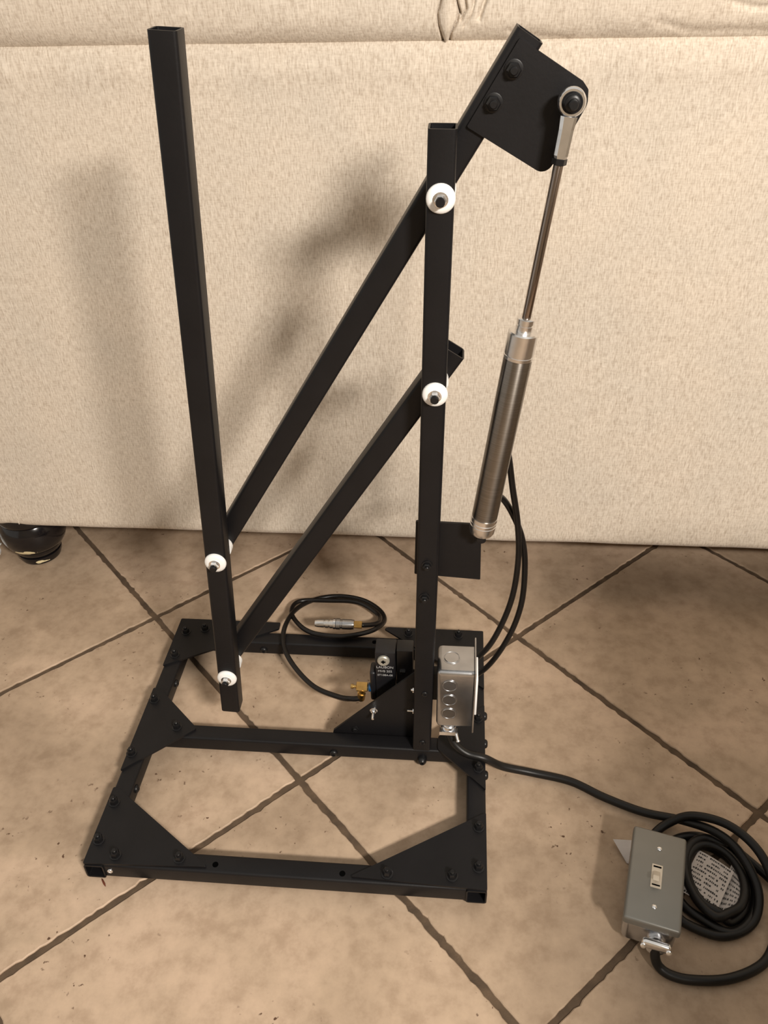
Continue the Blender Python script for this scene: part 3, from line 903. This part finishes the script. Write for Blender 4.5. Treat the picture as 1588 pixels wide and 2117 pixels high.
# ------------------------------------------------------------------ switch box on the floor
sb = empty('switch_box', 'grey metal switch box with an ivory toggle lying on the floor at lower right', 'switch')
ctr = Vector((0.6503, 0.0135, 0)); yaw = -math.atan2(0.0287, 0.1131)
M = Matrix.Translation(ctr) @ Matrix.Rotation(yaw, 4, 'Z')
hw, hl = 0.0293, 0.0575
obj('box_body', box_bm((-hw + 0.002, -hl + 0.003, 0.0115), (hw - 0.002, hl - 0.003, 0.050), 0.0070, 4, M), GALV, sb, 50)
bm = bmesh.new(); add_box(bm, (-hw, -hl, 0.0500), (hw, hl, 0.0600))
ed = [e for e in bm.edges if not all(abs(v.co.z - 0.05) < 1e-6 for v in e.verts)]
bmesh.ops.bevel(bm, geom=ed, offset=0.0035, segments=4, profile=0.5, affect='EDGES')
bmesh.ops.transform(bm, matrix=M, verts=bm.verts)
cov = obj('cover', bm, COVERM, sb, 40, 'raised grey cover')
obj('switch_bezel', box_bm((-0.0058, -0.0148, 0.0596), (0.0058, 0.0136, 0.0612), 0.0006, 2, M), IVORY, sb, 35, 'ivory switch bezel')
obj('slot', box_bm((-0.0042, 0.0096, 0.0608), (0.0042, 0.0113, 0.0616), 0, 1, M), SLOT, cov, label='dark slot')
obj('slot', box_bm((-0.0042, -0.0125, 0.0608), (0.0042, -0.0110, 0.0616), 0, 1, M), SLOT, cov, label='dark slot')
bm = bmesh.new()
q = [(-0.0036, -0.0022), (0.0036, -0.0022), (0.0036, 0.0060), (-0.0036, 0.0060)]
q2 = [(-0.0048, -0.0125), (0.0022, -0.0125), (0.0022, -0.0060), (-0.0048, -0.0060)]
Av = [bm.verts.new((x, y, 0.0605)) for x, y in q]; Bv = [bm.verts.new((x, y, 0.0700)) for x, y in q2]
bm.faces.new(Av); bm.faces.new(list(reversed(Bv)))
for k in range(4):
    bm.faces.new((Av[k], Av[(k + 1) % 4], Bv[(k + 1) % 4], Bv[k]))
bevel_all(bm, 0.0008, 2)
bmesh.ops.transform(bm, matrix=M, verts=bm.verts)
obj('toggle', bm, IVORY, sb, 35, 'ivory toggle lever')
for y in (0.0345, -0.0365):
    bm = bmesh.new()
    add_lathe(bm, M @ Vector((0.0005, y, 0.0598)), (0, 0, 1), [(0, 0.0026), (0.0008, 0.0026), (0.0016, 0.0016), (0.0018, 0.0004)], 16)
    obj('screw', bm, STEEL, sb, 35)
bm = bmesh.new()
dv = (M.to_3x3() @ Vector((0, -1, 0)))
p0 = M @ Vector((0.0085, -hl + 0.003, 0.029))
add_lathe(bm, p0, dv, [(0, 0.0105), (0.0020, 0.0105), (0.0022, 0.0095), (0.0110, 0.0092), (0.0112, 0.0075)], 24)
obj('cord_clamp', bm, STEEL, sb, 35, 'bright cord clamp')
cl = box_bm((-0.0065, -hl - 0.0105, 0.0300), (0.0235, -hl - 0.0025, 0.0420), 0.0035, 3, M)
obj('clamp_bar', cl, STEEL, sb, 50, 'bright clamp bar')
for xx in (-0.0045, 0.0215):
    bm = bmesh.new()
    add_lathe(bm, M @ Vector((xx, -hl - 0.0100, 0.0360)), dv + Vector((0, 0, 0.5)), [(0, 0.0030), (0.0020, 0.0030), (0.0028, 0.0018)], 12)
    obj('screw', bm, STEEL, sb, 35)

# ------------------------------------------------------------------ printed paper tags
def paper(name, corners, curl, label, nx=10, ny=8, rows=0, th=0.00025):
    """thin curled sheet with lines of tiny illegible print"""
    A_, B_, C_, D_ = [Vector(c) for c in corners]
    def pt(u, v):
        p = (A_ * (1 - u) + B_ * u) * (1 - v) + (D_ * (1 - u) + C_ * u) * v
        return p + Vector((0, 0, curl * (math.sin(u * math.pi) * 0.6 + 0.4 * math.sin(v * math.pi * 1.3))))
    bm = bmesh.new()
    g = [[[bm.verts.new(pt(i / nx, j / ny) + Vector((0, 0, h))) for i in range(nx + 1)] for j in range(ny + 1)] for h in (0, th)]
    for j in range(ny):
        for i in range(nx):
            bm.faces.new((g[1][j][i], g[1][j][i + 1], g[1][j + 1][i + 1], g[1][j + 1][i]))
            bm.faces.new((g[0][j][i], g[0][j + 1][i], g[0][j + 1][i + 1], g[0][j][i + 1]))
    for i in range(nx):
        bm.faces.new((g[0][0][i], g[0][0][i + 1], g[1][0][i + 1], g[1][0][i]))
        bm.faces.new((g[0][ny][i], g[1][ny][i], g[1][ny][i + 1], g[0][ny][i + 1]))
    for j in range(ny):
        bm.faces.new((g[0][j][0], g[1][j][0], g[1][j + 1][0], g[0][j + 1][0]))
        bm.faces.new((g[0][j][nx], g[0][j + 1][nx], g[1][j + 1][nx], g[1][j][nx]))
    o = obj(name, bm, PAPER, None, 60)
    tag(o, label, 'tag')
    if rows:
        rr_ = random.Random(rows * 3 + 1)
        bm = bmesh.new()
        for j in range(rows):
            v0 = (j + 0.30) / rows; v1 = (j + 0.80) / rows
            u = 0.06
            while u < 0.93:
                l = rr_.uniform(0.015, 0.05)
                if rr_.random() < 0.8:
                    vv = (v0 + (v1 - v0) * rr_.uniform(0, .3), v1)
                    vs = [bm.verts.new(pt(a, b) + Vector((0, 0, th + 0.00012))) for a, b in ((u, vv[0]), (u + l, vv[0]), (u + l, vv[1]), (u, vv[1]))]
                    bm.faces.new(vs)
                u += l + rr_.uniform(0.008, 0.022)
        obj('print', bm, INK, o, None, 'lines of tiny black print')
    return o
paper('cord_tag', [(0.7180, 0.0790, 0.0135), (0.7500, 0.0500, 0.0190), (0.7190, 0.0000, 0.0175), (0.6850, 0.0280, 0.0130)], 0.003, 'printed white tag lying inside the cord coil', rows=11)
paper('cord_tag', [(0.7520, 0.0640, 0.0110), (0.7640, 0.0400, 0.0110), (0.7460, 0.0060, 0.0120), (0.7230, 0.0060, 0.0120)], 0.002, 'second printed tag tucked under the first at the right inside of the coil', rows=9)
paper('cord_tag', [(0.6205, 0.0900, 0.0080), (0.6600, 0.0880, 0.0112), (0.6600, 0.0500, 0.0112), (0.6340, 0.0640, 0.0010)], 0.000, 'pale paper corner sticking out left from under the switch box', rows=0)

# ------------------------------------------------------------------ small litter
bm = bmesh.new()
add_lathe(bm, (0.0165, 0.0005, 0.0012), (0.55, -0.65, 0), [(0, 0.0003), (0.002, 0.0010), (0.008, 0.0012), (0.012, 0.0003)], 8)
tag(obj('splinter', bm, SPLINT, None, 40), 'tiny reddish brown splinter by the front left corner of the stand', 'splinter')
bm = bmesh.new()
bmesh.ops.create_icosphere(bm, subdivisions=3, radius=0.03)
for v in bm.verts:
    v.co *= 0.8 + 0.4 * mnoise.noise(v.co * 60 + Vector((3, 1, 2)))
    v.co.z = max(v.co.z, -0.018)
    v.co += Vector((-0.405, 0.585, 0.018))
tag(obj('crumpled_tissue', bm, WHITE, None, 30), 'white crumpled scrap at the left edge beside the sofa foot', 'tissue')
